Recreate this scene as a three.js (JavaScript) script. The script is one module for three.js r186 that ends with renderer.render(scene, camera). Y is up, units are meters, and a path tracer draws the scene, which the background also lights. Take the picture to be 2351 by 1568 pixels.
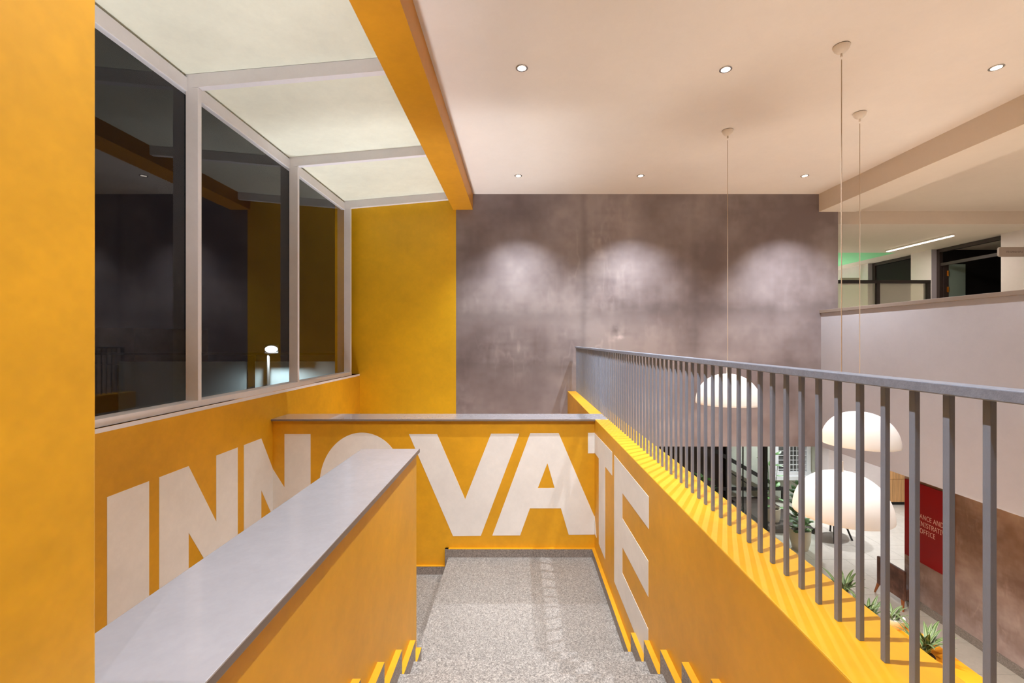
import * as THREE from 'three';
import { RoundedBoxGeometry } from 'three/addons/geometries/RoundedBoxGeometry.js';
import { mergeGeometries } from 'three/addons/utils/BufferGeometryUtils.js';
import { RectAreaLightUniformsLib } from 'three/addons/lights/RectAreaLightUniformsLib.js';

// ---------------------------------------------------------------- camera, sky, exposure
const EYE = 4.38;                                    // eye height above the lobby floor
const scene = new THREE.Scene();
scene.background = new THREE.Color(0x04060a);        // night sky
const camera = new THREE.PerspectiveCamera(2 * Math.atan(784 / 1030) * 180 / Math.PI, 2351 / 1568, 0.05, 200);
camera.position.set(0, EYE, 0);
camera.lookAt(0, EYE, -10);
camera.setViewOffset(2351, 1568, -14.5, 2, 2351, 1568);
scene.add(camera);
const renderer = new THREE.WebGLRenderer({ antialias: true });
renderer.toneMapping = THREE.LinearToneMapping;
renderer.toneMappingExposure = 0.94;
renderer.shadowMap.enabled = true;
RectAreaLightUniformsLib.init();

const WARM = new THREE.Color(1, 0.9, 0.78), NEUTRAL = new THREE.Color(0.94, 0.97, 1.03);
const PINK = new THREE.Color(1, 0.9, 0.84);            // corridor lamps
const SPOT_I = 24;                                   // hall downlights
const WASH_I = 33;                                   // the row that washes the plaster wall
const PENDANT_I = 20;                                 // bulb in each pendant dome
const LOBBY_I = 36;
const CORRIDOR_I = 34;
const BAY_I = 21, HALL_UP = 11.5;                      // uplights under the bay roof and in the lobby

// ---------------------------------------------------------------- helpers
let seed = 12345;
const rnd = () => { seed = (seed * 1664525 + 1013904223) >>> 0; return seed / 4294967296; };
const rr = (a, b) => a + (b - a) * rnd();
const used = new Map();
function numbered(n) { const k = used.get(n) || 0; used.set(n, k + 1); return k ? `${n}_${String(k).padStart(3, '0')}` : n; }
function metric(g) {                                 // uv in metres, by the dominant axis of each face
  g = g.index ? g.toNonIndexed() : g;
  const p = g.attributes.position, n = g.attributes.normal, uv = new Float32Array(p.count * 2);
  for (let i = 0; i < p.count; i++) {
    const x = Math.abs(n.getX(i)), y = Math.abs(n.getY(i)), z = Math.abs(n.getZ(i));
    let u, v;
    if (y >= x && y >= z) { u = p.getX(i); v = p.getZ(i); } else if (x >= z) { u = p.getZ(i) + 3.7; v = p.getY(i); } else { u = p.getX(i); v = p.getY(i); }
    uv[2 * i] = u; uv[2 * i + 1] = v;
  }
  g.setAttribute('uv', new THREE.BufferAttribute(uv, 2));
  return g;
}
// boxes in the photograph's own frame: x to the right, h above the eye, d ahead of the eye
function bx(x0, x1, h0, h1, d0, d1, r = 0) {
  const w = x1 - x0, h = h1 - h0, d = d1 - d0;
  const g = r ? new RoundedBoxGeometry(w, h, d, 2, r) : new THREE.BoxGeometry(w, h, d);
  g.translate((x0 + x1) / 2, EYE + (h0 + h1) / 2, -(d0 + d1) / 2);
  return metric(g);
}
const at = (x, h, d) => new THREE.Vector3(x, EYE + h, -d);
function bar(a, b, w, t = w) {                       // a square bar between two points
  const v = b.clone().sub(a), g = new THREE.BoxGeometry(w, t, v.length());
  const m = new THREE.Matrix4().lookAt(a, b, Math.abs(v.y) > 0.99 * v.length() ? new THREE.Vector3(1, 0, 0) : new THREE.Vector3(0, 1, 0));
  g.applyMatrix4(m); g.translate((a.x + b.x) / 2, (a.y + b.y) / 2, (a.z + b.z) / 2);
  return metric(g);
}
function rod(a, b, r, r2 = r, seg = 12) {
  const v = b.clone().sub(a), g = new THREE.CylinderGeometry(r2, r, v.length(), seg);
  g.applyQuaternion(new THREE.Quaternion().setFromUnitVectors(new THREE.Vector3(0, 1, 0), v.clone().normalize()));
  g.translate((a.x + b.x) / 2, (a.y + b.y) / 2, (a.z + b.z) / 2);
  return metric(g);
}
function merged(gs) {
  if (!Array.isArray(gs)) return gs;
  return gs.length === 1 ? gs[0] : mergeGeometries(gs.map((g) => (g.index ? g.toNonIndexed() : g)));
}
function obj(name, gs, mat, parent) {                // one named mesh
  const m = new THREE.Mesh(merged(gs), mat);
  m.name = parent ? name : numbered(name);
  m.castShadow = m.receiveShadow = true;
  (parent || scene).add(m);
  return m;
}
let partCount = new WeakMap();
function part(name, gs, mat, parent) {
  const m = obj(name, gs, mat, parent);
  const c = partCount.get(parent) || {}; partCount.set(parent, c);
  const k = c[name] || 0; c[name] = k + 1;
  if (k) m.name = `${name}_${String(k).padStart(3, '0')}`;
  return m;
}
function struct(name, gs, mat) {
  const m = gs ? obj(name, gs, mat) : new THREE.Group();
  if (!gs) { m.name = numbered(name); scene.add(m); }
  m.userData.kind = 'structure';
  return m;
}
function group(name, label, category, pos, grp) {
  const g = new THREE.Group(); g.name = numbered(name); scene.add(g);
  if (pos) g.position.copy(pos);
  g.userData = { label, category };
  if (grp) g.userData.group = grp;
  return g;
}
function tag(o, label, category, grp) { o.userData = { label, category }; if (grp) o.userData.group = grp; return o; }

// ---------------------------------------------------------------- noise and textures
function lattice(n, s) {
  let k = s >>> 0; const a = new Float32Array(n * n);
  for (let i = 0; i < a.length; i++) { k = (Math.imul(k, 1664525) + 1013904223) >>> 0; a[i] = k / 4294967296; }
  return a;
}
function layer(size, fx, fy, s) {                    // tileable value noise with fx by fy cells
  const n = Math.max(fx, fy), L = lattice(n, s), out = new Float32Array(size * size);
  const sm = (t) => t * t * (3 - 2 * t);
  for (let y = 0; y < size; y++) {
    const v = y / size * fy, j = Math.floor(v), tv = sm(v - j), j0 = (j % fy) * n, j1 = ((j + 1) % fy) * n;
    for (let x = 0; x < size; x++) {
      const u = x / size * fx, i = Math.floor(u), tu = sm(u - i), i0 = i % fx, i1 = (i + 1) % fx;
      const a = L[j0 + i0] + (L[j0 + i1] - L[j0 + i0]) * tu, b = L[j1 + i0] + (L[j1 + i1] - L[j1 + i0]) * tu;
      out[y * size + x] = a + (b - a) * tv;
    }
  }
  return out;
}
function mix(size, list) {                           // weighted sum of layers, centred on zero
  const out = new Float32Array(size * size);
  for (const [fx, fy, w, s] of list) { const l = layer(size, fx, fy, s); for (let i = 0; i < out.length; i++) out[i] += w * (l[i] - 0.5); }
  return out;
}
function colourTexture(size, metres, fn) {
  const d = new Uint8Array(size * size * 4);
  for (let i = 0; i < size * size; i++) { const c = fn(i); d[4 * i] = Math.max(0, Math.min(255, c[0])); d[4 * i + 1] = Math.max(0, Math.min(255, c[1])); d[4 * i + 2] = Math.max(0, Math.min(255, c[2])); d[4 * i + 3] = 255; }
  const t = new THREE.DataTexture(d, size, size); t.wrapS = t.wrapT = THREE.RepeatWrapping; t.magFilter = THREE.LinearFilter; t.minFilter = THREE.LinearMipmapLinearFilter;
  t.generateMipmaps = true; t.repeat.set(1 / metres, 1 / metres); t.colorSpace = THREE.SRGBColorSpace; t.needsUpdate = true;
  return t;
}
function heightTexture(size, metres, f, gain) {
  const t = colourTexture(size, metres, (i) => { const v = 128 + gain * f[i]; return [v, v, v]; });
  t.colorSpace = THREE.NoColorSpace; return t;
}
const tint = (c, k) => [c[0] * k, c[1] * k, c[2] * k];
const lerp3 = (a, b, t) => [a[0] + (b[0] - a[0]) * t, a[1] + (b[1] - a[1]) * t, a[2] + (b[2] - a[2]) * t];

const broad = mix(512, [[3, 3, 1, 1], [7, 7, .6, 2], [16, 16, .35, 3], [40, 40, .2, 4]]);
const fine = mix(512, [[30, 30, .6, 5], [75, 75, .6, 6], [170, 170, .5, 7]]);
const paintBump = heightTexture(512, 2.2, (() => { const a = new Float32Array(512 * 512); for (let i = 0; i < a.length; i++) a[i] = broad[i] * 1.1 + fine[i] * .12; return a; })(), 90);
function paint(rgb, metres, vary, o = {}) {
  const map = colourTexture(512, metres, (i) => tint(rgb, 1 + vary * broad[i] + vary * .35 * fine[i]));
  return new THREE.MeshStandardMaterial({ map, roughness: .6, bumpMap: paintBump, bumpScale: .004, ...o });
}
// trowelled plaster: clouds, dragged strokes, pale scuffs
function plaster(dark, mid, pale, metres, size, s, bump = .004, mark) {
  const clouds = mix(size, [[4, 4, .55, s], [9, 9, .5, s + 1], [21, 21, .3, s + 2], [48, 48, .16, s + 3], [110, 110, .08, s + 4]]);
  const drag = mix(size, [[40, 9, .5, s + 5], [9, 40, .5, s + 6], [120, 30, .4, s + 7], [30, 120, .4, s + 11], [260, 260, .12, s + 8]]);
  const where = mix(size, [[6, 6, 1, s + 9], [15, 15, .7, s + 10]]);
  const ra = mix(size, [[24, 10, 1, s + 12], [60, 24, .6, s + 13], [130, 60, .35, s + 14]]), scuff = ra.map((v) => Math.max(0, 1 - Math.abs(v) * 6) - .3);
  const map = colourTexture(size, metres, (i) => {
    const t = clouds[i] * 1.25 + drag[i] * (.16 + .7 * Math.max(0, where[i]));
    const sc = scuff[i] * Math.max(0, where[i] * 1.6 + .1);
    const c = t < 0 ? lerp3(mid, dark, Math.min(1.3, -t * 2.6)) : lerp3(mid, pale, Math.min(1.2, t * 2.6));
    return tint(c, (1 + sc * .1) * (mark ? mark(i % size / size * metres, Math.floor(i / size) / size * metres, clouds[i], drag[i]) : 1));
  });
  const bumpMap = heightTexture(size, metres, drag, 70);
  return new THREE.MeshStandardMaterial({ map, roughness: .55, bumpMap, bumpScale: bump });
}
const speckA = mix(1024, [[330, 330, 1, 21], [512, 512, .9, 22], [150, 150, .35, 23], [6, 6, .12, 24]]);
const granite = (base, gain, o) => new THREE.MeshStandardMaterial({ map: colourTexture(1024, 1.6, (i) => tint(base, 1 + gain * speckA[i])), roughness: .5, ...o });

const M = {};
M.orange = paint([225, 163, 24], 2.6, .1, { roughness: .5, bumpScale: .0014 });
M.pier = paint([225, 163, 24], 2.1, .13, { roughness: .5, bumpScale: .005 });
M.ochre = paint([236, 184, 22], 2.6, .08, { roughness: .5 });
M.beam = paint([206, 140, 20], 2.6, .08, { roughness: .5 });
M.letter = paint([238, 233, 226], 1.8, .05, { roughness: .6 });
M.ceiling = paint([236, 228, 220], 3, .02, { bumpScale: .0015, roughness: .8 });
M.bulkhead = paint([222, 208, 192], 3, .02, { bumpScale: .001, roughness: .8 });
M.roof = paint([233, 234, 216], 2, .05, { bumpScale: .002 });
M.frame = paint([232, 229, 232], 1.2, .03, { roughness: .42, bumpScale: .0008 });
M.parapet = paint([166, 163, 168], 3, .04, { roughness: .5, bumpScale: .0012 });
M.white = paint([230, 219, 214], 2.4, .03, { roughness: .6, bumpScale: .001 });
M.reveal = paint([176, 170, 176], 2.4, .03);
M.plaster = plaster([125, 114, 115], [145, 135, 137], [166, 157, 158], 6.4, 2048, 40, .002, (x, y, a, b) => {
  const soft = (d, w) => Math.exp(-d * d / (w * w)), u = x + a * .12, v = y + b * .12 + a * .2, X = u > 5.2 ? u - 6.4 : u;   // pour joints and a mended patch
  const patch = soft(Math.hypot((X - 1.62) * 1, (v - EYE - .19) * 1.4), .09);
  return 1 - .08 * soft(v - EYE - .47, .12) - .1 * soft(X - 1.07, .05) - .06 * soft(X - 2.78, .06) - .07 * soft(v - EYE + .42, .1) + patch * (.25 * b * 4 - .05);
});
M.brown = plaster([142, 118, 109], [166, 144, 137], [188, 170, 164], 3.2, 1024, 60, .003);
M.granite = granite([146, 141, 135], .42);
M.skirting = granite([138, 128, 120], .34);
M.coping = new THREE.MeshPhysicalMaterial({ map: colourTexture(512, 1.5, (i) => tint([170, 168, 173], 1 + .03 * broad[i] + .03 * fine[i])), roughness: .2, clearcoat: .7, clearcoatRoughness: .04 });
M.copingEdge = new THREE.MeshStandardMaterial({ color: 0x7d6f64, roughness: .5 });
M.steel = new THREE.MeshStandardMaterial({ map: colourTexture(512, .4, (i) => tint([132, 138, 152], 1 + .12 * fine[i])), roughness: .42, bumpMap: heightTexture(512, .12, fine, 80), bumpScale: .0006 });
M.glass = new THREE.MeshPhysicalMaterial({ color: 0xffffff, transmission: 1, thickness: 0, roughness: .01, ior: 1.52 });
M.glassGreen = new THREE.MeshPhysicalMaterial({ color: 0xecf4ee, transmission: 1, thickness: 0, roughness: .02, ior: 1.52 });
M.fluted = new THREE.MeshPhysicalMaterial({ color: 0xf2eee8, transmission: .85, thickness: 0, roughness: .35, ior: 1.5 });
M.tintGlass = new THREE.MeshPhysicalMaterial({ color: 0xa9bdb0, transmission: .35, thickness: 0, roughness: .3 });
M.black = new THREE.MeshStandardMaterial({ color: 0x1d1a1a, roughness: .45 });
M.darkWood = new THREE.MeshStandardMaterial({ color: 0x3c302c, roughness: .5 });
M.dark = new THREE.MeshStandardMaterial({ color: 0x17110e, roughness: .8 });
M.brass = new THREE.MeshStandardMaterial({ color: 0xc98a3a, roughness: .3, metalness: 1 });
M.lampWhite = new THREE.MeshStandardMaterial({ color: 0xe9e0d4, roughness: .4 });
M.cord = new THREE.MeshStandardMaterial({ color: 0xcdbba6, roughness: .6 });
M.shade = new THREE.MeshPhysicalMaterial({ color: 0xefece7, transmission: .05, thickness: 0, roughness: 1 });
M.bulb = new THREE.MeshStandardMaterial({ color: 0xffffff, emissive: 0xfff0dc, emissiveIntensity: 6 });
M.ledFace = new THREE.MeshStandardMaterial({ color: 0xffffff, emissive: 0xfff1e0, emissiveIntensity: 5 });
M.chrome = new THREE.MeshStandardMaterial({ color: 0xb9b4b0, roughness: .25, metalness: 1 });
M.red = new THREE.MeshStandardMaterial({ color: 0x9c0008, roughness: .45 });
M.green = paint([150, 232, 172], 2, .03);
M.tile = new THREE.MeshStandardMaterial({ map: colourTexture(512, 2.4, (i) => tint([203, 196, 184], 1 + .06 * broad[i] + .05 * fine[i])), roughness: .32 });
M.grout = new THREE.MeshStandardMaterial({ color: 0x8d877d, roughness: .8 });
M.wood = new THREE.MeshStandardMaterial({ map: (() => { const g = mix(512, [[90, 3, 1, 80], [200, 6, .7, 81], [6, 2, .5, 82]]); return colourTexture(512, 1.2, (i) => tint([208, 160, 106], 1 + .2 * g[i])); })(), roughness: .5 });
M.legWood = new THREE.MeshStandardMaterial({ color: 0x9c5a2c, roughness: .5 });
M.fabric = plaster([74, 46, 36], [98, 66, 54], [124, 92, 78], 1.6, 512, 90, .002);
M.planter = paint([244, 160, 24], 2, .04);
M.pot = new THREE.MeshStandardMaterial({ color: 0xe8d9c4, roughness: .5 });
M.soil = new THREE.MeshStandardMaterial({ color: 0x3a2a1e, roughness: 1 });
M.leaf = new THREE.MeshPhysicalMaterial({ color: 0x4f7a34, roughness: .5, side: THREE.DoubleSide });
M.stripe = new THREE.MeshPhysicalMaterial({ vertexColors: true, roughness: .5, side: THREE.DoubleSide });
M.concrete = new THREE.MeshStandardMaterial({ map: colourTexture(512, 3, (i) => tint([120, 118, 116], 1 + .25 * broad[i])), roughness: .9 });
M.facade = paint([190, 190, 178], 3, .08);
M.bluePanel = new THREE.MeshStandardMaterial({ color: 0xc4d2d4, roughness: .4 });

// levels (above the eye) and planes
const CEIL = 2.32, BEAM = 2.07, WALLTOP = -.80, LAND = -2.2, LOBBY = -EYE, GREY = 7.10, RIGHT = .78, LEFT = -2.51, BACK = 4.585;

// ---------------------------------------------------------------- hall shell
struct('ceiling', bx(-.9, 4.9, CEIL, CEIL + .2, -3.6, GREY + .2), M.ceiling);
struct('beam', bx(-1.03, -.72, BEAM, CEIL + .2, -3.6, GREY), M.beam);
struct('beam_right', bx(4.757, 5.337, 2.037, CEIL + .2, -3.6, GREY + .001), M.bulkhead);

// plaster end wall: full height left of the stair wall, open below the slab to its right
struct('wall_back', [bx(-.986, 1.05, LOBBY, CEIL + .2, GREY, GREY + .3), bx(1.05, 4.757, -1.676, CEIL + .2, GREY, GREY + .3), bx(4.757, 5.06, -1.676, 2.037, GREY, GREY + .3)], M.plaster);
struct('wall_back_yellow', bx(-2.9, -.986, LOBBY, 2.4, GREY - .002, GREY + .3), M.ochre);

// left wall below the windows
const wallLeft = struct('wall_left', [bx(-2.75, LEFT, LOBBY, -.525, .9, GREY)], M.orange);
// the wall flanking the stair beside the camera
struct('wall_pier', bx(-2.75, -.845, LOBBY, 2.6, -3.6, .9, .008), M.pier);
// landing wall with its coping
const wallLanding = struct('wall_landing', bx(LEFT, RIGHT, LOBBY, -.816, BACK, BACK + .27), M.orange);
part('coping', bx(LEFT + .002, RIGHT + .13, -.816, -.797, BACK - .035, BACK + .305, .004), M.coping, wallLanding);
// stair wall on the right, under the railing
const wallStair = struct('wall_stair', bx(RIGHT, 1.05, LOBBY, WALLTOP, -3.6, GREY, .006), M.orange);
// spine wall with its wide coping
const spine = struct('wall_spine', [bx(-.985, -.645, LOBBY, -.712, .902, 2.84), bx(-.844, -.645, LOBBY, -.712, -1.2, .902)], M.orange);
part('coping', [bx(-1.0, -.632, -.712, -.69, .902, 2.862, .003), bx(-.844, -.632, -.712, -.69, -1.2, .91)], M.coping, spine);
part('coping_edge', [bx(-.6335, -.6295, -.713, -.691, -1.2, 2.864), bx(-1.0, -.6295, -.713, -.691, 2.861, 2.865)], M.copingEdge, spine);
part('coping_edge', [bx(LEFT + .002, RIGHT, -.817, -.798, BACK - .039, BACK - .034)], M.copingEdge, wallLanding);

// ---------------------------------------------------------------- painted letters
function flat(points, holes = []) {
  const s = new THREE.Shape(points.map(([a, b]) => new THREE.Vector2(a, b)));
  for (const h of holes) s.holes.push(Array.isArray(h) ? new THREE.Path(h.map(([a, b]) => new THREE.Vector2(a, b))) : h);
  return new THREE.ExtrudeGeometry(s, { depth: .002, bevelEnabled: false, curveSegments: 48 });
}
const onBack = (g) => { g.translate(0, EYE, -BACK); return metric(g); };                                       // shape in (x, h)
const onLeft = (g) => { g.applyMatrix4(new THREE.Matrix4().makeRotationY(Math.PI / 2)); g.translate(LEFT, EYE, 0); return metric(g); };   // shape in (d, h)
const onRight = (g) => { g.applyMatrix4(new THREE.Matrix4().makeRotationY(-Math.PI / 2)); g.translate(RIGHT, EYE, 0); return metric(g); }; // shape in (-d, h)
const T0 = -.955, B0 = -1.985;                       // top and foot of the letters
const letter = (g, wall, label) => { const m = part('painted_letter', g, M.letter, wall); m.userData.label = label; return m; };
letter(onLeft(flat([[2.737, B0], [3.048, B0], [3.048, T0], [2.737, T0]])), wallLeft, 'white painted letter I');
letter(onLeft(flat([[3.134, B0], [3.414, B0], [3.414, -1.462], [3.726, B0], [4.011, B0], [4.011, T0], [3.726, T0], [3.726, -1.503], [3.414, T0], [3.134, T0]])), wallLeft, 'white painted letter N');
const S = 4.102, C = BACK - S, kU = (1.50 - .955) / .317, kL = (1.985 - 1.46) / .317;  // the second N turns the corner
const hu = -.955 - kU * (C - .277), hl = -1.46 - kL * (C - .277);
letter(onLeft(flat([[S, B0], [S + .277, B0], [S + .277, -1.46], [BACK, hl], [BACK, hu], [S + .277, T0], [S, T0]])), wallLeft, 'left half of a white painted letter N');
letter(onBack(flat([[LEFT, hu], [-2.389, -1.50], [-2.389, T0], [-2.123, T0], [-2.123, B0], [-2.389, B0], [LEFT, hl]])), wallLanding, 'right half of a white painted letter N');
{ const s = new THREE.Shape(); s.absellipse(-1.597, -1.47, .433, .53, 0, Math.PI * 2, false, 0); const h = new THREE.Path(); h.absellipse(-1.597, -1.47, .15, .28, 0, Math.PI * 2, true, 0); s.holes.push(h);
  letter(onBack(new THREE.ExtrudeGeometry(s, { depth: .002, bevelEnabled: false, curveSegments: 64 })), wallLanding, 'white painted letter O'); }
const bp = (x, y) => [(x - 1190) * BACK / 1030, -(y - 782) * BACK / 1030];
letter(onBack(flat([bp(939, 996.6), bp(1040.2, 1230.7), bp(1104, 1230), bp(1192.3, 995.5), bp(1127.4, 995.5), bp(1068, 1145.9), bp(1003.6, 996.6)])), wallLanding, 'white painted letter V');
letter(onBack(flat([bp(1130.2, 1229.5), bp(1194, 1229), bp(1216.7, 1166.8), bp(1287.8, 1166.8), bp(1305.6, 1227.5), [RIGHT, bp(0, 1227)[1]], [RIGHT, bp(0, 1187)[1]], bp(1282.6, 994.2), bp(1217.4, 994.2)],
  [[bp(1256.8, 1063.2), bp(1234.8, 1120.4), bp(1273.2, 1120)]])), wallLanding, 'white painted letter A');
letter(onRight(flat([[-BACK, -1.79], [-BACK, -1.965], [-4.47, -1.965]])), wallStair, 'tip of the white painted letter A');
letter(onBack(flat([bp(1349.9, 993.5), bp(1349.9, 1040.6), [RIGHT, bp(0, 1040.6)[1]], [RIGHT, bp(0, 993.5)[1]]])), wallLanding, 'left end of the bar of a white painted letter T');
letter(onRight(flat([[-BACK, -.945], [-BACK, -1.145], [-4.34, -1.14], [-4.34, -1.965], [-4.03, -1.965], [-4.03, -1.13], [-3.725, -1.12], [-3.725, -.925]])), wallStair, 'white painted letter T');
letter(onRight(flat([[-3.643, -.928], [-3.643, -1.955], [-2.69, -1.955], [-2.69, -1.73], [-3.36, -1.74], [-3.36, -1.545], [-2.69, -1.536], [-2.69, -1.322], [-3.36, -1.33], [-3.36, -1.14], [-2.68, -1.125], [-2.68, -.933]])), wallStair, 'white painted letter E');

// ---------------------------------------------------------------- stair and landing
const stair = struct('floor_stairs');
part('landing_slab', bx(-.71, RIGHT, LAND - .16, LAND, 2.93, BACK), M.granite, stair);
part('landing_slab', bx(LEFT, -.71, LAND - .335, LAND - .175, 2.6, BACK), M.granite, stair);
for (let k = 1; k <= 5; k++) {                       // five risers up to the floor beside the camera
  const h = LAND + .157 * k, d = 2.95 - .31 * (k - 1);
  part('step', bx(-.645, RIGHT, h - .157, h, k === 5 ? -3.6 : d - .33, d, .004), M.granite, stair);
}
for (let k = 1; k <= 8; k++) part('step', bx(LEFT, -1.0, LAND - .175 - .16 * k - .16, LAND - .175 - .16 * k, 2.6 - .3 * k, 2.6 - .3 * (k - 1) + .02), M.granite, stair);
// stepped skirting: granite slab with a painted ledge on it
function skirt(x0, x1, h0, h1, d0, d1) {
  const m = part('skirting', bx(x0, x1, h0, h1 - .003, d0, d1), M.skirting, stair);
  part('painted_ledge', bx(x0, x1, h1 - .003, h1, d0, d1), M.orange, m);
}
const F = .032;
skirt(-.745, RIGHT, LAND, LAND + .085, BACK - F, BACK);
skirt(LEFT, -.745 , LAND - .175, LAND - .09, BACK - F, BACK);
part('skirting', bx(-.745, -.711, LAND - .175, LAND + .085, BACK - F - .001, BACK), M.skirting, stair);
skirt(LEFT, LEFT + F, LAND - .175, LAND - .09, 2.6, BACK - F);
skirt(RIGHT - F, RIGHT, LAND, LAND + .085, 2.985, BACK - F);
for (let k = 1; k <= 5; k++) {
  const h = LAND + .157 * k, d = 2.985 - .31 * (k - 1), d0 = k === 5 ? -3.6 : d - .31;
  skirt(RIGHT - F, RIGHT, h - .157, h + .1, d0, d);
  skirt(-.645, -.645 + F, h - .157, h + .1, d0, Math.min(d, 2.842));
}

// ---------------------------------------------------------------- glazed bay on the left
const OUT = -2.635, IN = -2.535;                     // glass plane and room face of the frame
const postD = [1.94, 3.552, 5.156, 6.78];
const headH = 1.985, sillH = -.525;
for (let i = 0; i < 3; i++) {
  const w = struct(`window_${i + 1}`), d0 = i === 0 ? .9 : postD[i] , d1 = postD[i + 1];
  const pane = part('pane', metric(new THREE.PlaneGeometry(d1 - d0 - .02, headH - sillH).rotateY(Math.PI / 2).translate(OUT, EYE + (headH + sillH) / 2, -(d0 + d1) / 2)), M.glass, w);
  part('mullion', bx(OUT, IN, sillH, headH + .02, d1, d1 + .04, .003), M.frame, w);
  part('sill_rail', bx(OUT - .02, IN + .002, sillH, sillH + .05, i ? d0 + .04 : d0, d1 + .04, .002), M.frame, w);
  part('head_rail', bx(OUT - .04, OUT + .012, headH - .01, headH + .1, d0, d1, .002), M.frame, w);
}
{ const w = struct('trim_1', bx(OUT - .05, LEFT + .001, sillH - .03, sillH, .9, GREY, .003), M.frame); }
// sloping roof of the bay with its rafters
const roof = struct('roof');
const slope = (x) => 2.10 + (x - OUT) * (2.24 - 2.10) / (-1.03 - OUT);
function sloped(x0, x1, t0, t1, d0, d1) {            // a prism whose underside follows the roof
  const s = new THREE.Shape([[x0, slope(x0) + t0], [x1, slope(x1) + t0], [x1, slope(x1) + t1], [x0, slope(x0) + t1]].map(([a, b]) => new THREE.Vector2(a, b)));
  return metric(new THREE.ExtrudeGeometry(s, { depth: d1 - d0, bevelEnabled: false }).translate(0, EYE, -d1));
}
const edges = [-.6, ...postD.slice(0), GREY];
for (let i = 0; i < edges.length - 1; i++) part('roof_panel', sloped(OUT - .05, -1.03, .006 + .002 * (i % 2), .05, edges[i], edges[i + 1]), M.roof, roof);
for (const d of postD) part('rafter', sloped(OUT, -1.03, -.1, .02, d, d + .058), M.frame, roof);

// ---------------------------------------------------------------- railing
const railing = group('railing', 'grey painted steel railing of square balusters standing on the orange stair wall', 'railing', at(.915, WALLTOP, .9));
{
  const o = railing.position;
  const hr = bx(.89, .94, -.114, -.09, -2, 7.03, .003); hr.translate(-o.x, -o.y, -o.z);
  part('handrail', hr, M.steel, railing);
  const bal = new RoundedBoxGeometry(.0125, WALLTOP * -1 - .112, .0155, 1, .0012);
  const n = 77;
  for (let k = 0; k < n; k++) {
    const d = .871 - .0826 * 2 + k * .0826;
    const m = part('baluster', bal, M.steel, railing);
    m.position.set(0, (-.112 - WALLTOP) / 2, -(d - .9));
    m.rotation.y = rr(-.04, .04);
  }
  for (const d of [7.02, -1.9]) { const g = bx(.905, .925, WALLTOP, -.1, d - .01, d + .01); g.translate(-o.x, -o.y, -o.z); part('post', g, M.steel, railing); }
}

// ---------------------------------------------------------------- right side: parapet, corridor
const wallRight = struct('wall_right', bx(4.79, 4.95, -1.676, .435, -3.6, GREY), M.parapet);
part('coping', bx(4.765, 4.975, .435, .4825, -3.6, GREY + .12, .004), M.copingEdge, wallRight);
struct('floor_corridor', bx(4.95, 8.81, -1.676, -.52, -3.6, 15.2), M.tile);
struct('ceiling_corridor', [bx(5.337, 10.5, 2.16, 2.4, -3.6, 7.49), bx(5.06, 10.5, 1.945, 2.4, 7.49, 9.92), bx(8.36, 10.5, 1.945, 2.4, 9.92, 15.2)], M.bulkhead);
struct('ceiling_green', bx(4.9, 8.36, 1.945, 2.4, 9.92, 15.2), M.green);
const wallCorridor = struct('wall_corridor', [bx(8.81, 8.92, -.52, 2.3, -3.6, 8.19), bx(8.81, 8.92, -.52, 1.945, 9.572, 10.07), bx(8.81, 8.92, -.52, 1.945, 11.31, 15.2)], M.white);
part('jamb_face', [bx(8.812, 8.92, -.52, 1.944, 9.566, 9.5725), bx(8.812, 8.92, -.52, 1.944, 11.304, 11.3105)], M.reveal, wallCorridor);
struct('wall_corridor_end', bx(4.9, 10.5, -.52, 2, 15.2, 15.3), M.white);
struct('wall_corridor_left', bx(4.9, 5.06, -.52, 2, GREY + .3, 15.2), M.white);
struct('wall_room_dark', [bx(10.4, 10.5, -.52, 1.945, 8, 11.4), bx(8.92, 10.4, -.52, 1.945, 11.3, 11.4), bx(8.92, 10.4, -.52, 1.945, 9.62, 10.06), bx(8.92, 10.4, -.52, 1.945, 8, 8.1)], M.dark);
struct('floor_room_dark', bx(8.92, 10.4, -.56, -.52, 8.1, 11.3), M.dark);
// door with an open tinted glass leaf
{
  const dr = struct('door_1');
  part('door_frame', [bx(8.92, 8.99, -.52, 1.94, 9.50, 9.572), bx(8.92, 9.0, -.52, 1.94, 8.19, 8.25), bx(8.92, 9.0, 1.87, 1.94, 8.25, 9.5), bx(8.94, 8.98, 1.58, 1.64, 8.25, 9.5)], M.darkWood, dr);
  part('door_leaf', bx(9.1, 9.46, -.5, 1.62, 9.49, 9.52), M.tintGlass, dr);
  part('leaf_stile', [bx(9.0, 9.1, -.5, 1.64, 9.485, 9.525)], M.darkWood, dr);
  for (const h of [1.42, 1.08, .64]) part('hinge', [rod(at(9.08, h - .06, 9.475), at(9.08, h + .06, 9.475), .011), bx(9.055, 9.105, h - .05, h + .05, 9.478, 9.486)], M.brass, dr);
  part('door_handle', [rod(at(9.62, -.1, 8.9), at(9.62, 1.3, 8.9), .016)], M.chrome, dr);
  const d2 = struct('door_2');
  part('door_frame', [bx(8.92, 9.02, -.52, 1.94, 11.22, 11.31), bx(8.92, 9.0, -.52, 1.94, 10.07, 10.13), bx(8.92, 9.0, 1.87, 1.94, 10.13, 11.22)], M.darkWood, d2);
  part('door_leaf', bx(8.94, 8.98, -.5, 1.86, 10.14, 11.2), M.dark, d2);
}
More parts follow.
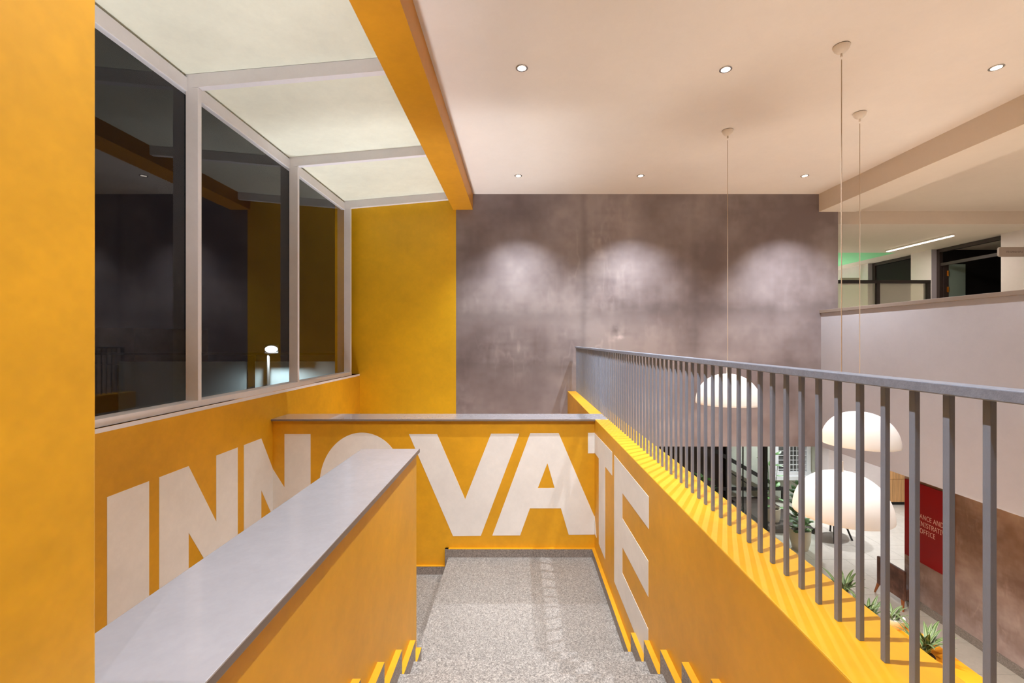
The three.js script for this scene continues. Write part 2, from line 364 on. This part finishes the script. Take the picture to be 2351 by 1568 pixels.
// fluted glass screen
{
  const p = group('glass_screen', 'low fluted glass screen in a black metal frame behind the upper floor parapet', 'screen', at(6.2, -.52, 8));
  const o = p.position, T = (g) => g.translate(-o.x, -o.y, -o.z);
  part('frame_rail', T(bx(5.1, 7.33, 1.02, 1.075, 7.97, 8.05)), M.black, p);
  part('frame_rail', T(bx(5.1, 7.33, -.5, -.45, 7.97, 8.05)), M.black, p);
  for (const x of [5.1, 6.37, 7.27]) part('post', T(bx(x, x + .058, -.52, 1.03, 7.97, 8.05)), M.black, p);
  for (const [a, b] of [[5.158, 6.37], [6.428, 7.27]]) {
    const n = Math.round((b - a) / .022), s = new THREE.Shape(); s.moveTo(a, 0);
    for (let k = 0; k <= n * 4; k++) s.lineTo(a + (b - a) * k / (n * 4), .006 + .0045 * Math.abs(Math.sin(k * Math.PI / 4)));
    s.lineTo(b, 0);
    const g = new THREE.ExtrudeGeometry(s, { depth: 1.47, bevelEnabled: false }).rotateX(-Math.PI / 2).translate(0, EYE - .45, -8.01);
    part('fluted_pane', T(metric(g)), M.fluted, p);
  }
}
// projecting name signs
function nameSign(d, text, label) {
  const w = .5, h = .16, s = new THREE.Shape(), r = .035;
  s.moveTo(r, 0); s.lineTo(w, 0); s.lineTo(w, h); s.lineTo(r, h); s.quadraticCurveTo(0, h, 0, h - r); s.lineTo(0, r); s.quadraticCurveTo(0, 0, r, 0);
  const g = group('name_sign', label, 'sign', at(8.31, 1.455, d), 'name signs projecting from the corridor wall');
  part('sign_plate', new THREE.ExtrudeGeometry(s, { depth: .03, bevelEnabled: true, bevelSize: .004, bevelThickness: .004, bevelSegments: 2 }), M.signGrey, g);
  if (text) {
    const c = document.createElement('canvas'); c.width = 1024; c.height = 256; const x = c.getContext('2d');
    x.fillStyle = '#b3a59a'; x.fillRect(0, 0, 1024, 256); x.fillStyle = '#2a201c'; x.font = '112px sans-serif'; x.textAlign = 'center'; x.textBaseline = 'middle'; x.fillText(text, 512, 128);
    const t = new THREE.CanvasTexture(c); t.colorSpace = THREE.SRGBColorSpace;
    const f = part('sign_print', new THREE.PlaneGeometry(.36, .09), new THREE.MeshStandardMaterial({ map: t, roughness: .6 }), g);
    f.position.set(.255, h / 2, .0352);
  }
  return g;
}
M.signGrey = new THREE.MeshStandardMaterial({ color: 0xb3a59a, roughness: .6 });
nameSign(7.78, 'VIS-GANGA (IPL)', 'grey projecting sign with small dark lettering, beside the open door');
nameSign(11.6, null, 'small grey projecting sign half hidden behind the fluted screen');
// linear lamp on the corridor ceiling
{
  const l = group('linear_lamp', 'bright linear lamp mounted along the corridor ceiling above the doors', 'lamp', at(7.92, 1.945, 8.9));
  part('housing', new THREE.BoxGeometry(.07, .03, 1.47).translate(0, -.015, 0), M.lampWhite, l);
  part('glowing_face', new THREE.BoxGeometry(.06, .012, 1.44).translate(0, -.036, 0), M.ledFace, l);
  const a = new THREE.RectAreaLight(PINK, CORRIDOR_I * 2.2, .06, 1.44); a.position.copy(at(7.92, 1.895, 8.9)); a.lookAt(at(7.92, -5, 8.9)); scene.add(a);
}

// ---------------------------------------------------------------- hall downlights
const dl0 = group('recessed_downlight', 'bright recessed downlight', 'downlight', at(0, CEIL, 0));
{
  const ring = new THREE.LatheGeometry([[.036, 0], [.05, -.001], [.052, .004], [.046, .006], [.037, .004]].map(([a, b]) => new THREE.Vector2(a, -b)), 28);
  part('trim_ring', ring, M.chrome, dl0);
  part('lamp_face', new THREE.CylinderGeometry(.037, .037, .004, 24).translate(0, -.003, 0), M.ledFace, dl0);
}
const spots = [
  [0, 6.31, 'recessed downlight nearest the orange beam, in the row by the plaster wall', 1, .9], [1.72, 6.31, 'middle recessed downlight of the row by the plaster wall', 1, 1.05], [4.03, 6.31, 'recessed downlight by the plaster wall, right of the hanging cords', 1, 1.35],
  [.03, 3.817, 'brightest recessed downlight, alone in the ceiling beside the orange beam', 0], [1.773, 3.836, 'recessed downlight in the ceiling in front of the farthest pendant canopy', 0, 1.4], [4.06, 3.81, 'recessed downlight in the ceiling right of the two nearer pendant canopies', 0],
  [.03, 1.22, null, 0, 1.6], [.03, 1.42, null, 3, 1.5], [4.06, 1.3, null, 0], [.3, -2.4, null, 2, .55]];
spots.forEach(([x, d, label, wash, gain = 1], i) => {
  const t = i ? dl0.clone() : dl0;
  if (i) { t.name = numbered('recessed_downlight'); scene.add(t); }
  t.position.copy(at(x, CEIL, d));
  t.userData = { label: label || 'recessed downlight in the ceiling above the stair, out of the picture', category: 'downlight', group: 'recessed downlights in the hall ceiling' };
  const s = new THREE.SpotLight(NEUTRAL, gain * [SPOT_I, WASH_I, SPOT_I * 1.4, SPOT_I][wash], 0, [52, 50, 72, 36][wash] * Math.PI / 180, [.9, .9, .5, 1][wash], 2);
  s.position.copy(at(x, CEIL - .012, d)); s.target.position.copy(wash === 3 ? at(.1, -1.5, 4.3) : at(x + (wash === 1 ? x * .2 : 0), -5, d)); s.castShadow = true; s.shadow.radius = .5;
  scene.add(s, s.target);
});

// ---------------------------------------------------------------- pendant domes
const pend0 = group('pendant_lamp', 'pendant', 'lamp', at(0, CEIL, 0));
const domeProfile = (r, h, n, flip) => { const a = []; for (let i = 0; i <= n; i++) { const t = i / n * Math.PI / 2; a.push(new THREE.Vector2(r * Math.pow(Math.sin(t), .92), h * Math.pow(Math.cos(t), .95))); } return a; };
function pendant(i, x, d, topH, label) {
  const t = group('pendant_lamp', label, 'lamp', at(x, CEIL, d), 'white dome pendants over the lobby');
  part('canopy', new THREE.LatheGeometry([[0, -.062], [.012, -.061], [.03, -.055], [.05, -.034], [.06, -.008], [.058, -.004]].map(([a, b]) => new THREE.Vector2(a, b)), 32), M.lampWhite, t);
  part('canopy_plate', new THREE.CylinderGeometry(.05, .05, .006, 24).translate(0, -.003, 0), M.dark, t);
  part('cord_grip', new THREE.CylinderGeometry(.006, .009, .03, 12).translate(0, -.075, 0), M.lampWhite, t);
  part('cord', new THREE.CylinderGeometry(.0035, .0035, CEIL - topH - .14, 8).translate(0, (topH - CEIL - .02) / 2 - .03, 0), M.cord, t);
  part('stem', new THREE.CylinderGeometry(.013, .013, .085, 14).translate(0, topH - CEIL + .04, 0), M.lampWhite, t);
  const H = .33, R = .332, y0 = topH - CEIL - H;
  const outer = domeProfile(R, H, 28), inner = domeProfile(R - .006, H - .006, 28).reverse();
  part('shade', new THREE.LatheGeometry([...outer, ...inner], 56).translate(0, y0, 0), M.shade, t);
  part('bulb', new THREE.SphereGeometry(.045, 20, 14).translate(0, y0 + .235, 0), M.bulb, t);
  const p = new THREE.PointLight(new THREE.Color(1, .95, .88), PENDANT_I); p.position.copy(at(x, CEIL + y0 + .235, d)); p.shadow.radius = 2; p.castShadow = true; scene.add(p);
}
scene.remove(pend0); used.set('pendant_lamp', 0);
pendant(0, 2.31, 4.95, -.365, 'white dome pendant hanging highest, before the plaster wall');
pendant(1, 3.478, 4.57, -.723, 'white dome pendant at middle height, in front of the plain grey parapet');
pendant(2, 2.543, 3.53, -1.03, 'white dome pendant hanging lowest, above the black table and the red sign');

// ---------------------------------------------------------------- uplights
function uplight(x, h, d, tx, td, cone, power, colour, label, grp) {
  const g = group('uplight', label, 'uplight', at(x, h, d), grp);
  part('body', new THREE.LatheGeometry([[0, 0], [.05, 0], [.055, .01], [.055, .09], [.048, .095], [.046, .085], [0, .085]].map(([p, q]) => new THREE.Vector2(p, q)), 24), M.black, g);
  part('lamp_face', new THREE.CylinderGeometry(.044, .044, .004, 20).translate(0, .088, 0), M.ledFace, g);
  const s = new THREE.SpotLight(colour, power, 0, cone * Math.PI / 180, 1, 2); s.position.copy(at(x, h + .1, d)); s.target.position.copy(at(tx, CEIL, td)); s.castShadow = true; s.shadow.radius = 18; scene.add(s, s.target);
}
for (const [x, h, d, w] of [[-1.25, -1.9, 1.6, 'stair flight behind the spine wall'], [-1.25, -1.9, 2.5, 'stair flight behind the spine wall'], [-1.5, LOBBY, 5.4, 'floor behind the landing wall'], [-1.5, LOBBY, 6.4, 'floor behind the landing wall']])
  uplight(x, h, d, -1.55, h > -3 ? d + .35 : d, h > -3 ? 42 : 26, h > -3 ? BAY_I : BAY_I * 2.4, NEUTRAL, 'small black uplight on the ' + w, 'uplights below the glazed bay');
for (const [x, d] of [[2.6, .8], [2.6, 3.0], [2.6, 5.3], [3.9, 1.6], [3.9, 3.6], [3.9, 6.0]])
  uplight(x, LOBBY, d, x, d, 52, HALL_UP * (x > 3.5 ? .16 : 1.25), WARM, 'small black uplight on the lobby floor hidden behind the stair wall', 'uplights on the lobby floor');

uplight(7.2, -.52, 12.2, 7.0, 12.2, 60, 20, NEUTRAL, 'small black uplight on the corridor floor behind the parapet', 'uplights on the corridor floor');

// ---------------------------------------------------------------- lobby
const lobby = struct('floor', bx(-2.75, 12.2, LOBBY - .2, LOBBY - .012, -3.6, 14), M.grout);
for (let i = 0; i < 12; i++) for (let j = 0; j < 15; j++) {
  const x = 3.44 + i * .62, d = 3.4 + j * .62;
  if (d > 12 || (x > 6.5 && d < 7.0)) continue;
  part('tile', bx(x + .002, x + .618, LOBBY - .012, LOBBY + rr(-.0006, .0006), d + .002, d + .618), M.tile, lobby);
}
struct('floor_tiles_edge', bx(1.05, 3.438, LOBBY - .012, LOBBY, -3.6, 12.3), M.tile);
const wallLobby = struct('wall_lobby_right', bx(6.56, 6.76, LOBBY, -1.676, -3.6, 7.62), M.brown);
struct('baseboard_right', bx(6.538, 6.56, LOBBY, LOBBY + .12, -3.6, 7.62), M.skirting);
struct('wall_lobby_back', [bx(8.25, 12.2, LOBBY, -1.676, 12.3, 12.5), bx(8.25, 9.828, LOBBY, -1.676, 11.93, 12.3)], M.white);
struct('wall_lobby_far', [bx(5.75, 7.08, LOBBY, -1.676, 12.3, 12.5), bx(7.9, 8.25, LOBBY, -1.676, 12.3, 12.5), bx(7.08, 7.9, LOBBY, -3.62, 12.3, 12.5)], M.facade);
struct('wall_lobby_entry', bx(-2.75, 5.75, LOBBY, -1.676, 12.3, 12.5), M.darkWood);
struct('wall_lobby_side', bx(12, 12.2, LOBBY, -1.676, 7.5, 12.5), M.white);
struct('wall_lobby_near', bx(6.76, 12.2, LOBBY, -1.676, 7.42, 7.62), M.white);
struct('ceiling_lobby', [bx(1.05, 4.9, -1.676, -1.5, GREY + .3, 12.5), bx(8.81, 12.2, -1.676, -1.5, 7.4, 12.5)], M.white);
struct('ceiling_under', bx(-2.75, 1.05, -1.676, -1.5, GREY + .3, 12.5), M.white);
struct('wall_rear', bx(-2.75, 10.5, LOBBY, CEIL + .2, -3.8, -3.6), M.white);
struct('wall_far_right', bx(10.5, 10.6, -.52, 2.4, -3.6, 15.2), M.white);

// red wall sign
{
  const g = group('wall_sign', 'tall red office sign with white capital lettering on the brown plaster wall', 'sign', at(6.542, -2.965, 7.157));
  const c = document.createElement('canvas'); c.width = 1024; c.height = 1536; const x = c.getContext('2d');
  x.fillStyle = '#940308'; x.fillRect(0, 0, 1024, 1536); x.fillStyle = '#f3d9d0'; x.font = '106px sans-serif'; x.textAlign = 'center'; x.textBaseline = 'middle';
  ['FINANCE AND', 'ADMINISTRATIVE', 'OFFICE'].forEach((t, i) => { x.save(); x.translate(512, 626 + i * 140); x.scale(1, 1.2); x.fillText(t, 0, 0); x.restore(); });
  const t = new THREE.CanvasTexture(c); t.colorSpace = THREE.SRGBColorSpace;
  part('sign_board', new THREE.BoxGeometry(.03, 1.27, .84), M.red, g);
  const f = part('sign_print', new THREE.PlaneGeometry(.84, 1.27).rotateY(-Math.PI / 2), new THREE.MeshStandardMaterial({ map: t, roughness: .45 }), g);
  f.position.x = -.0162;
}
// glass partition of the entrance
{
  const g = struct('glass_partition');
  const D = [8.38, 10.25, 11.24, 11.9];
  for (let i = 0; i < 3; i++) part('pane', metric(new THREE.PlaneGeometry(D[i + 1] - D[i] - .02, 2.7).rotateY(-Math.PI / 2).translate(5.63, EYE - 3.03, -(D[i] + D[i + 1]) / 2)), M.glassGreen, g);
  part('floor_channel', bx(5.61, 5.65, LOBBY, LOBBY + .05, 8.38, 11.9), M.steel, g);
  part('stile', bx(5.61, 5.65, LOBBY, -1.68, 8.36, 8.385), M.black, g);
  part('stile', bx(5.59, 5.67, LOBBY, -1.68, 10.2, 10.3), M.black, g);
  part('stile', bx(5.62, 5.64, LOBBY, -1.68, 11.23, 11.26), M.black, g);
  part('stile', bx(5.60, 5.72, LOBBY, -1.68, 12.1, 12.25), M.black, g);
  part('floor_fitting', bx(5.59, 5.67, LOBBY, LOBBY + .04, 8.36, 8.42), M.black, g);
}
// window with white grille
{
  const w = struct('window_4');
  part('window_frame', [bx(7.0, 7.1, -3.66, -1.68, 12.24, 12.34), bx(7.33, 7.42, -3.66, -1.68, 12.24, 12.34), bx(7.88, 7.98, -3.66, -1.68, 12.24, 12.34), bx(7.0, 7.98, -3.68, -3.58, 12.22, 12.34)], M.frame, w);
  part('window_sill', bx(6.95, 8.0, -3.78, -3.68, 12.15, 12.34), M.frame, w);
  for (let k = 0; k < 15; k++) part('grille_bar', rod(at(7.1, -3.52 + k * .125, 12.28), at(7.88, -3.52 + k * .125, 12.28), .009, .009, 6), M.frame, w);
  for (const x of [7.52, 7.62, 7.74]) part('grille_bar', rod(at(x, -3.6, 12.275), at(x, -1.7, 12.275), .009, .009, 6), M.frame, w);
  part('backing_louver', bx(7.08, 7.9, -3.62, -1.68, 12.44, 12.46), M.concrete, w);
}
// black handrail of the entrance steps
{
  const g = group('step_handrail', 'black sloping handrail with a level lower bar seen through the entrance glass', 'railing', at(6.4, LOBBY, 12.1));
  const o = g.position, T = (q) => q.translate(-o.x, -o.y, -o.z), P = (x, y) => at((x - 1190) * 12.1 / 1030, -(y - 782) * 12.1 / 1030, 12.1);
  part('top_rail', T(bar(P(1616, 1020), P(1797, 1124), .09, .1)), M.black, g);
  part('level_rail', T(bar(P(1640, 1122), P(1797, 1122), .07, .08)), M.black, g);
  part('thin_rail', T(bar(P(1680, 1087), P(1770, 1145), .03, .03)), M.black, g);
  part('end_post', T(bar(P(1797, 1118), P(1797, 1151), .06, .06)), M.black, g);
}
struct('floor_entry', bx(5.76, 6.75, LOBBY, LOBBY + .1, 10.2, 12.3), M.darkWood);
// oak cupboard wall
{
  const g = group('cupboard', 'light oak cupboard wall of narrow vertical boards on a black plinth', 'cupboard', at(10.3, LOBBY, 11.95));
  const o = g.position, T = (q) => q.translate(-o.x, -o.y, -o.z);
  part('carcass', T(bx(9.83, 11.1, LOBBY + .08, -1.9, 11.95, 12.28)), M.wood, g);
  for (let k = 0; k < 11; k++) for (const [h0, h1] of [[LOBBY + .09, -3.69], [-3.68, -1.9]]) part('board', T(bx(9.832 + k * .116, 9.944 + k * .116, h0, h1, 11.928 + rr(0, .003), 11.95)), M.wood, g);
  part('plinth', T(bx(9.85, 11.08, LOBBY, LOBBY + .08, 11.98, 12.25)), M.black, g);
}
// settee
{
  const g = group('settee', 'small brown upholstered settee on tapered wooden legs at the end of the plaster wall', 'settee', at(6.37, LOBBY, 7.41));
  const o = g.position, T = (q) => q.translate(-o.x, -o.y, -o.z);
  part('backrest', T(bx(6.2, 6.255, -4.2, -3.72, 7.22, 7.77, .02)), M.fabric, g);
  part('seat', T(bx(6.255, 6.42, -4.2, -4.02, 7.23, 7.76, .02)), M.fabric, g);
  for (const [x, d] of [[6.225, 7.75], [6.23, 7.27], [6.39, 7.74], [6.39, 7.27]]) part('leg', T(rod(at(x < 6.3 ? x - .012 : x + .02, LOBBY, d > 7.5 ? d + .07 : d - .02), at(x, -4.19, d), .013, .026)), M.legWood, g);
}
// round black table
{
  const g = group('coffee_table', 'black round table on splayed metal legs below the lowest dome pendant', 'table', at(7.0, LOBBY, 10.0));
  part('tabletop', new THREE.CylinderGeometry(.42, .41, .03, 40).translate(0, .44, 0), M.black, g);
  for (let k = 0; k < 4; k++) { const a = k * Math.PI / 2 + .5; part('leg', rod(new THREE.Vector3(Math.cos(a) * .2, .43, Math.sin(a) * .2), new THREE.Vector3(Math.cos(a) * .36, 0, Math.sin(a) * .36), .016, .02), M.black, g); }
}
// plants
function leafShape(len, wid, bend, cols, twoTone) {
  const n = 7, m = cols, pos = [], col = [], idx = [];
  for (let i = 0; i <= n; i++) {
    const t = i / n, w = wid * Math.pow(Math.sin(Math.PI * Math.min(1, .08 + .92 * Math.pow(t, .75))), .8) * (t > .999 ? 0 : 1), a = bend * t;
    const y = len * (bend ? Math.sin(a) / bend : t), z = len * (bend ? (1 - Math.cos(a)) / bend : 0);
    for (let j = 0; j <= m; j++) {
      const s = j / m * 2 - 1;
      pos.push(s * w / 2, y * 1, z - Math.abs(s) * w * -.18);
      const e = Math.abs(s); const c = twoTone ? (e > .85 ? [.5, .52, .36] : e < .15 ? [.36, .4, .22] : e < .5 ? [.1, .17, .045] : [.05, .1, .025]) : [1, 1, 1];
      col.push(...c);
    }
  }
  for (let i = 0; i < n; i++) for (let j = 0; j < m; j++) { const a = i * (m + 1) + j, b = a + m + 1; idx.push(a, a + 1, b, a + 1, b + 1, b); }
  const g = new THREE.BufferGeometry(); g.setAttribute('position', new THREE.Float32BufferAttribute(pos, 3)); g.setAttribute('color', new THREE.Float32BufferAttribute(col, 3)); g.setAttribute('uv', new THREE.Float32BufferAttribute(new Float32Array(pos.length / 3 * 2), 2));
  g.setIndex(idx); g.computeVertexNormals(); return g;
}
const blades = [leafShape(.34, .05, 1.0, 10, true), leafShape(.38, .046, 1.35, 10, true), leafShape(.3, .054, .7, 10, true)];
function bladePlant(x, h, d, n, size, label, potR, potH) {
  const g = group('blade_leaf_plant', label, 'plant', at(x, h, d), 'striped blade leaf plants beside the stair wall');
  if (potR) {
    part('pot', new THREE.LatheGeometry([[0, 0], [potR * .75, 0], [potR, potH], [potR * .92, potH], [potR * .85, potH - .03], [0, potH - .03]].map(([a, b]) => new THREE.Vector2(a, b)), 32), M.potWhite, g);
  }
  const base = potR ? potH - .04 : .05;
  if (!potR) part('soil', new THREE.SphereGeometry(.1, 24, 8, 0, Math.PI * 2, 0, Math.PI / 2).scale(1, .36, 1), M.soil, g);
  for (let k = 0; k < n; k++) {
    const m = part('leaf', blades[k % 3], M.stripe, g);
    m.position.set(rr(-.05, .05), base, rr(-.05, .05)); m.scale.setScalar(size * rr(.8, 1.15));
    m.rotation.order = 'YXZ'; m.rotation.y = k * 2.4 + rr(-.3, .3); m.rotation.x = rr(.08, potR ? .5 : .42);
  }
  return g;
}
M.potWhite = new THREE.MeshStandardMaterial({ color: 0xe9e4dd, roughness: .4 });
const planter = group('planter_box', 'long bright orange planter box along the lobby floor behind the stair wall', 'planter', at(4.7, LOBBY, 3));
part('planter_wall', bx(4.2, 5.1, LOBBY, -3.7, .5, 5.94).translate(-planter.position.x, -planter.position.y, -planter.position.z), M.planter, planter);
bladePlant(4.78, -3.7, 5.28, 26, 1.12, 'striped plant rooted in the orange planter, nearest the lower right corner', 0, 0);
bladePlant(4.87, -3.7, 5.82, 13, .72, 'striped plant in a low white pot at the end of the orange planter', .13, .12);
bladePlant(4.94, LOBBY, 6.36, 18, 1.12, 'striped plant on the floor just past the white pot', .16, .5);
bladePlant(5.04, LOBBY, 6.98, 18, 1.12, 'striped plant on the floor farthest from the orange planter', .16, .5);

const broadLeaf = leafShape(.2, .13, .7, 4, false);
function leafyPlant(x, d, potR, potH, height, n, label, spread) {
  const g = group('potted_plant', label, 'plant', at(x, LOBBY, d));
  if (potR) {
    part('pot', new THREE.LatheGeometry([[0, 0], [potR * .72, 0], [potR * .95, potH * .45], [potR, potH], [potR * .9, potH], [potR * .85, potH - .05], [0, potH - .05]].map(([a, b]) => new THREE.Vector2(a, b)), 36), M.pot, g);
    part('soil', new THREE.CylinderGeometry(potR * .86, potR * .86, .01, 24).translate(0, potH - .045, 0), M.soil, g);
  }
  for (let s = 0; s < 3; s++) part('stem', rod(new THREE.Vector3(rr(-.04, .04), potH - .05, rr(-.04, .04)), new THREE.Vector3(rr(-.1, .1), height * rr(.75, .95), rr(-.1, .1)), .009, .005, 8), M.leaf, g);
  for (let k = 0; k < n; k++) {
    const t = k / n, m = part('leaf', broadLeaf, M.leaf, g), a = k * 2.4, r = spread * (1 - .55 * t) * rr(.4, 1);
    m.position.set(Math.cos(a) * r * .7, potH - .02 + (height - potH) * t * .95 + rr(-.03, .03), Math.sin(a) * r * .7);
    m.scale.setScalar(rr(.8, 1.25)); m.rotation.order = 'YXZ'; m.rotation.y = -a + Math.PI / 2; m.rotation.x = rr(.6, 1.5);
  }
  return g;
}
leafyPlant(5.93, 9.44, .2, .42, 1.42, 60, 'green leafy plant in a tall cream pot beside the entrance glass', .13);
leafyPlant(6.05, 10.7, .18, .4, 1.85, 14, 'taller green plant behind the entrance glass, one pointed leaf before the grille window', .3);
leafyPlant(4.75, 11.6, .2, .35, .95, 26, 'dim green shrub in the dark entry behind the far balusters', .4);

// lobby downlights under the slab
for (const [x, d] of [[7.6, 9.2], [9.6, 10.6], [6.6, 11.2]]) {
  const t = dl0.clone(); t.name = numbered('recessed_downlight'); scene.add(t); t.position.copy(at(x, -1.676, d));
  t.userData = { label: 'recessed downlight in the low lobby ceiling, hidden above the opening', category: 'downlight', group: 'recessed downlights in the lobby ceiling' };
  const s = new THREE.SpotLight(NEUTRAL, LOBBY_I * (d > 11 ? 1.0 : .55), 0, 68 * Math.PI / 180, .8, 2); s.position.copy(at(x, -1.69, d)); s.target.position.copy(at(x, -9, d)); s.castShadow = true; s.shadow.radius = 2; scene.add(s, s.target);
}
// corridor downlights
for (const [x, d, h] of [[6.6, 5.2, 2.16], [6.6, 2.2, 2.16], [7.0, 12.2, 1.945]]) {
  const t = dl0.clone(); t.name = numbered('recessed_downlight'); scene.add(t); t.position.copy(at(x, h, d));
  t.userData = { label: 'recessed downlight in the corridor ceiling, hidden from the stair', category: 'downlight', group: 'recessed downlights in the corridor ceiling' };
  const s = new THREE.SpotLight(PINK, CORRIDOR_I * 1.2, 0, 70 * Math.PI / 180, .8, 2); s.position.copy(at(x, h - .014, d)); s.target.position.copy(at(x, -9, d)); s.castShadow = true; s.shadow.radius = 2; scene.add(s, s.target);
}

// ---------------------------------------------------------------- outside, at night
struct('ground_terrace', bx(-16, -2.75, -2.6, -2.4, -4, 16), M.concrete);
{
  const w = struct('wall_terrace', [bx(-12, -2.9, -2.4, -.5, 9.3, 9.5)], M.concrete);
  for (const [a, b] of [[-8.2, -5.56], [-5.4, -3.0]]) part('panel', bx(a, b, -2.3, -.43, 9.2, 9.26), M.bluePanel, w);
  part('rail', bx(-12, -2.9, -.3, -.25, 9.3, 9.36), M.black, w);
  part('post', bx(-5.54, -5.42, -2.4, -.3, 9.18, 9.28), M.dark, w);
}
struct('wall_neighbour', bx(-16, -9, -2.4, .3, 10.5, 13), M.concrete);
{
  const g = group('floodlight', 'small cold white floodlight glowing outside beyond the middle window', 'lamp', at(-4.86, -.16, 8.85));
  part('housing', new RoundedBoxGeometry(.3, .2, .08, 2, .02).translate(0, 0, -.02), M.black, g);
  part('lens', new THREE.SphereGeometry(.1, 20, 12).scale(1.25, .65, .25).translate(0, -.01, .025), new THREE.MeshStandardMaterial({ color: 0xffffff, emissive: 0xe4f6ff, emissiveIntensity: 12 }), g);
  part('pole', new THREE.CylinderGeometry(.025, .03, 2.16, 12).translate(-.1, -1.16, -.05), M.concrete, g);
  const s = new THREE.SpotLight(new THREE.Color(.8, .95, 1), 7, 0, 1.35, .9, 2); s.position.copy(at(-4.86, -.17, 8.76)); s.target.position.copy(at(-4.7, -2.2, 9.3)); s.castShadow = true; scene.add(s, s.target);
}

renderer.render(scene, camera);
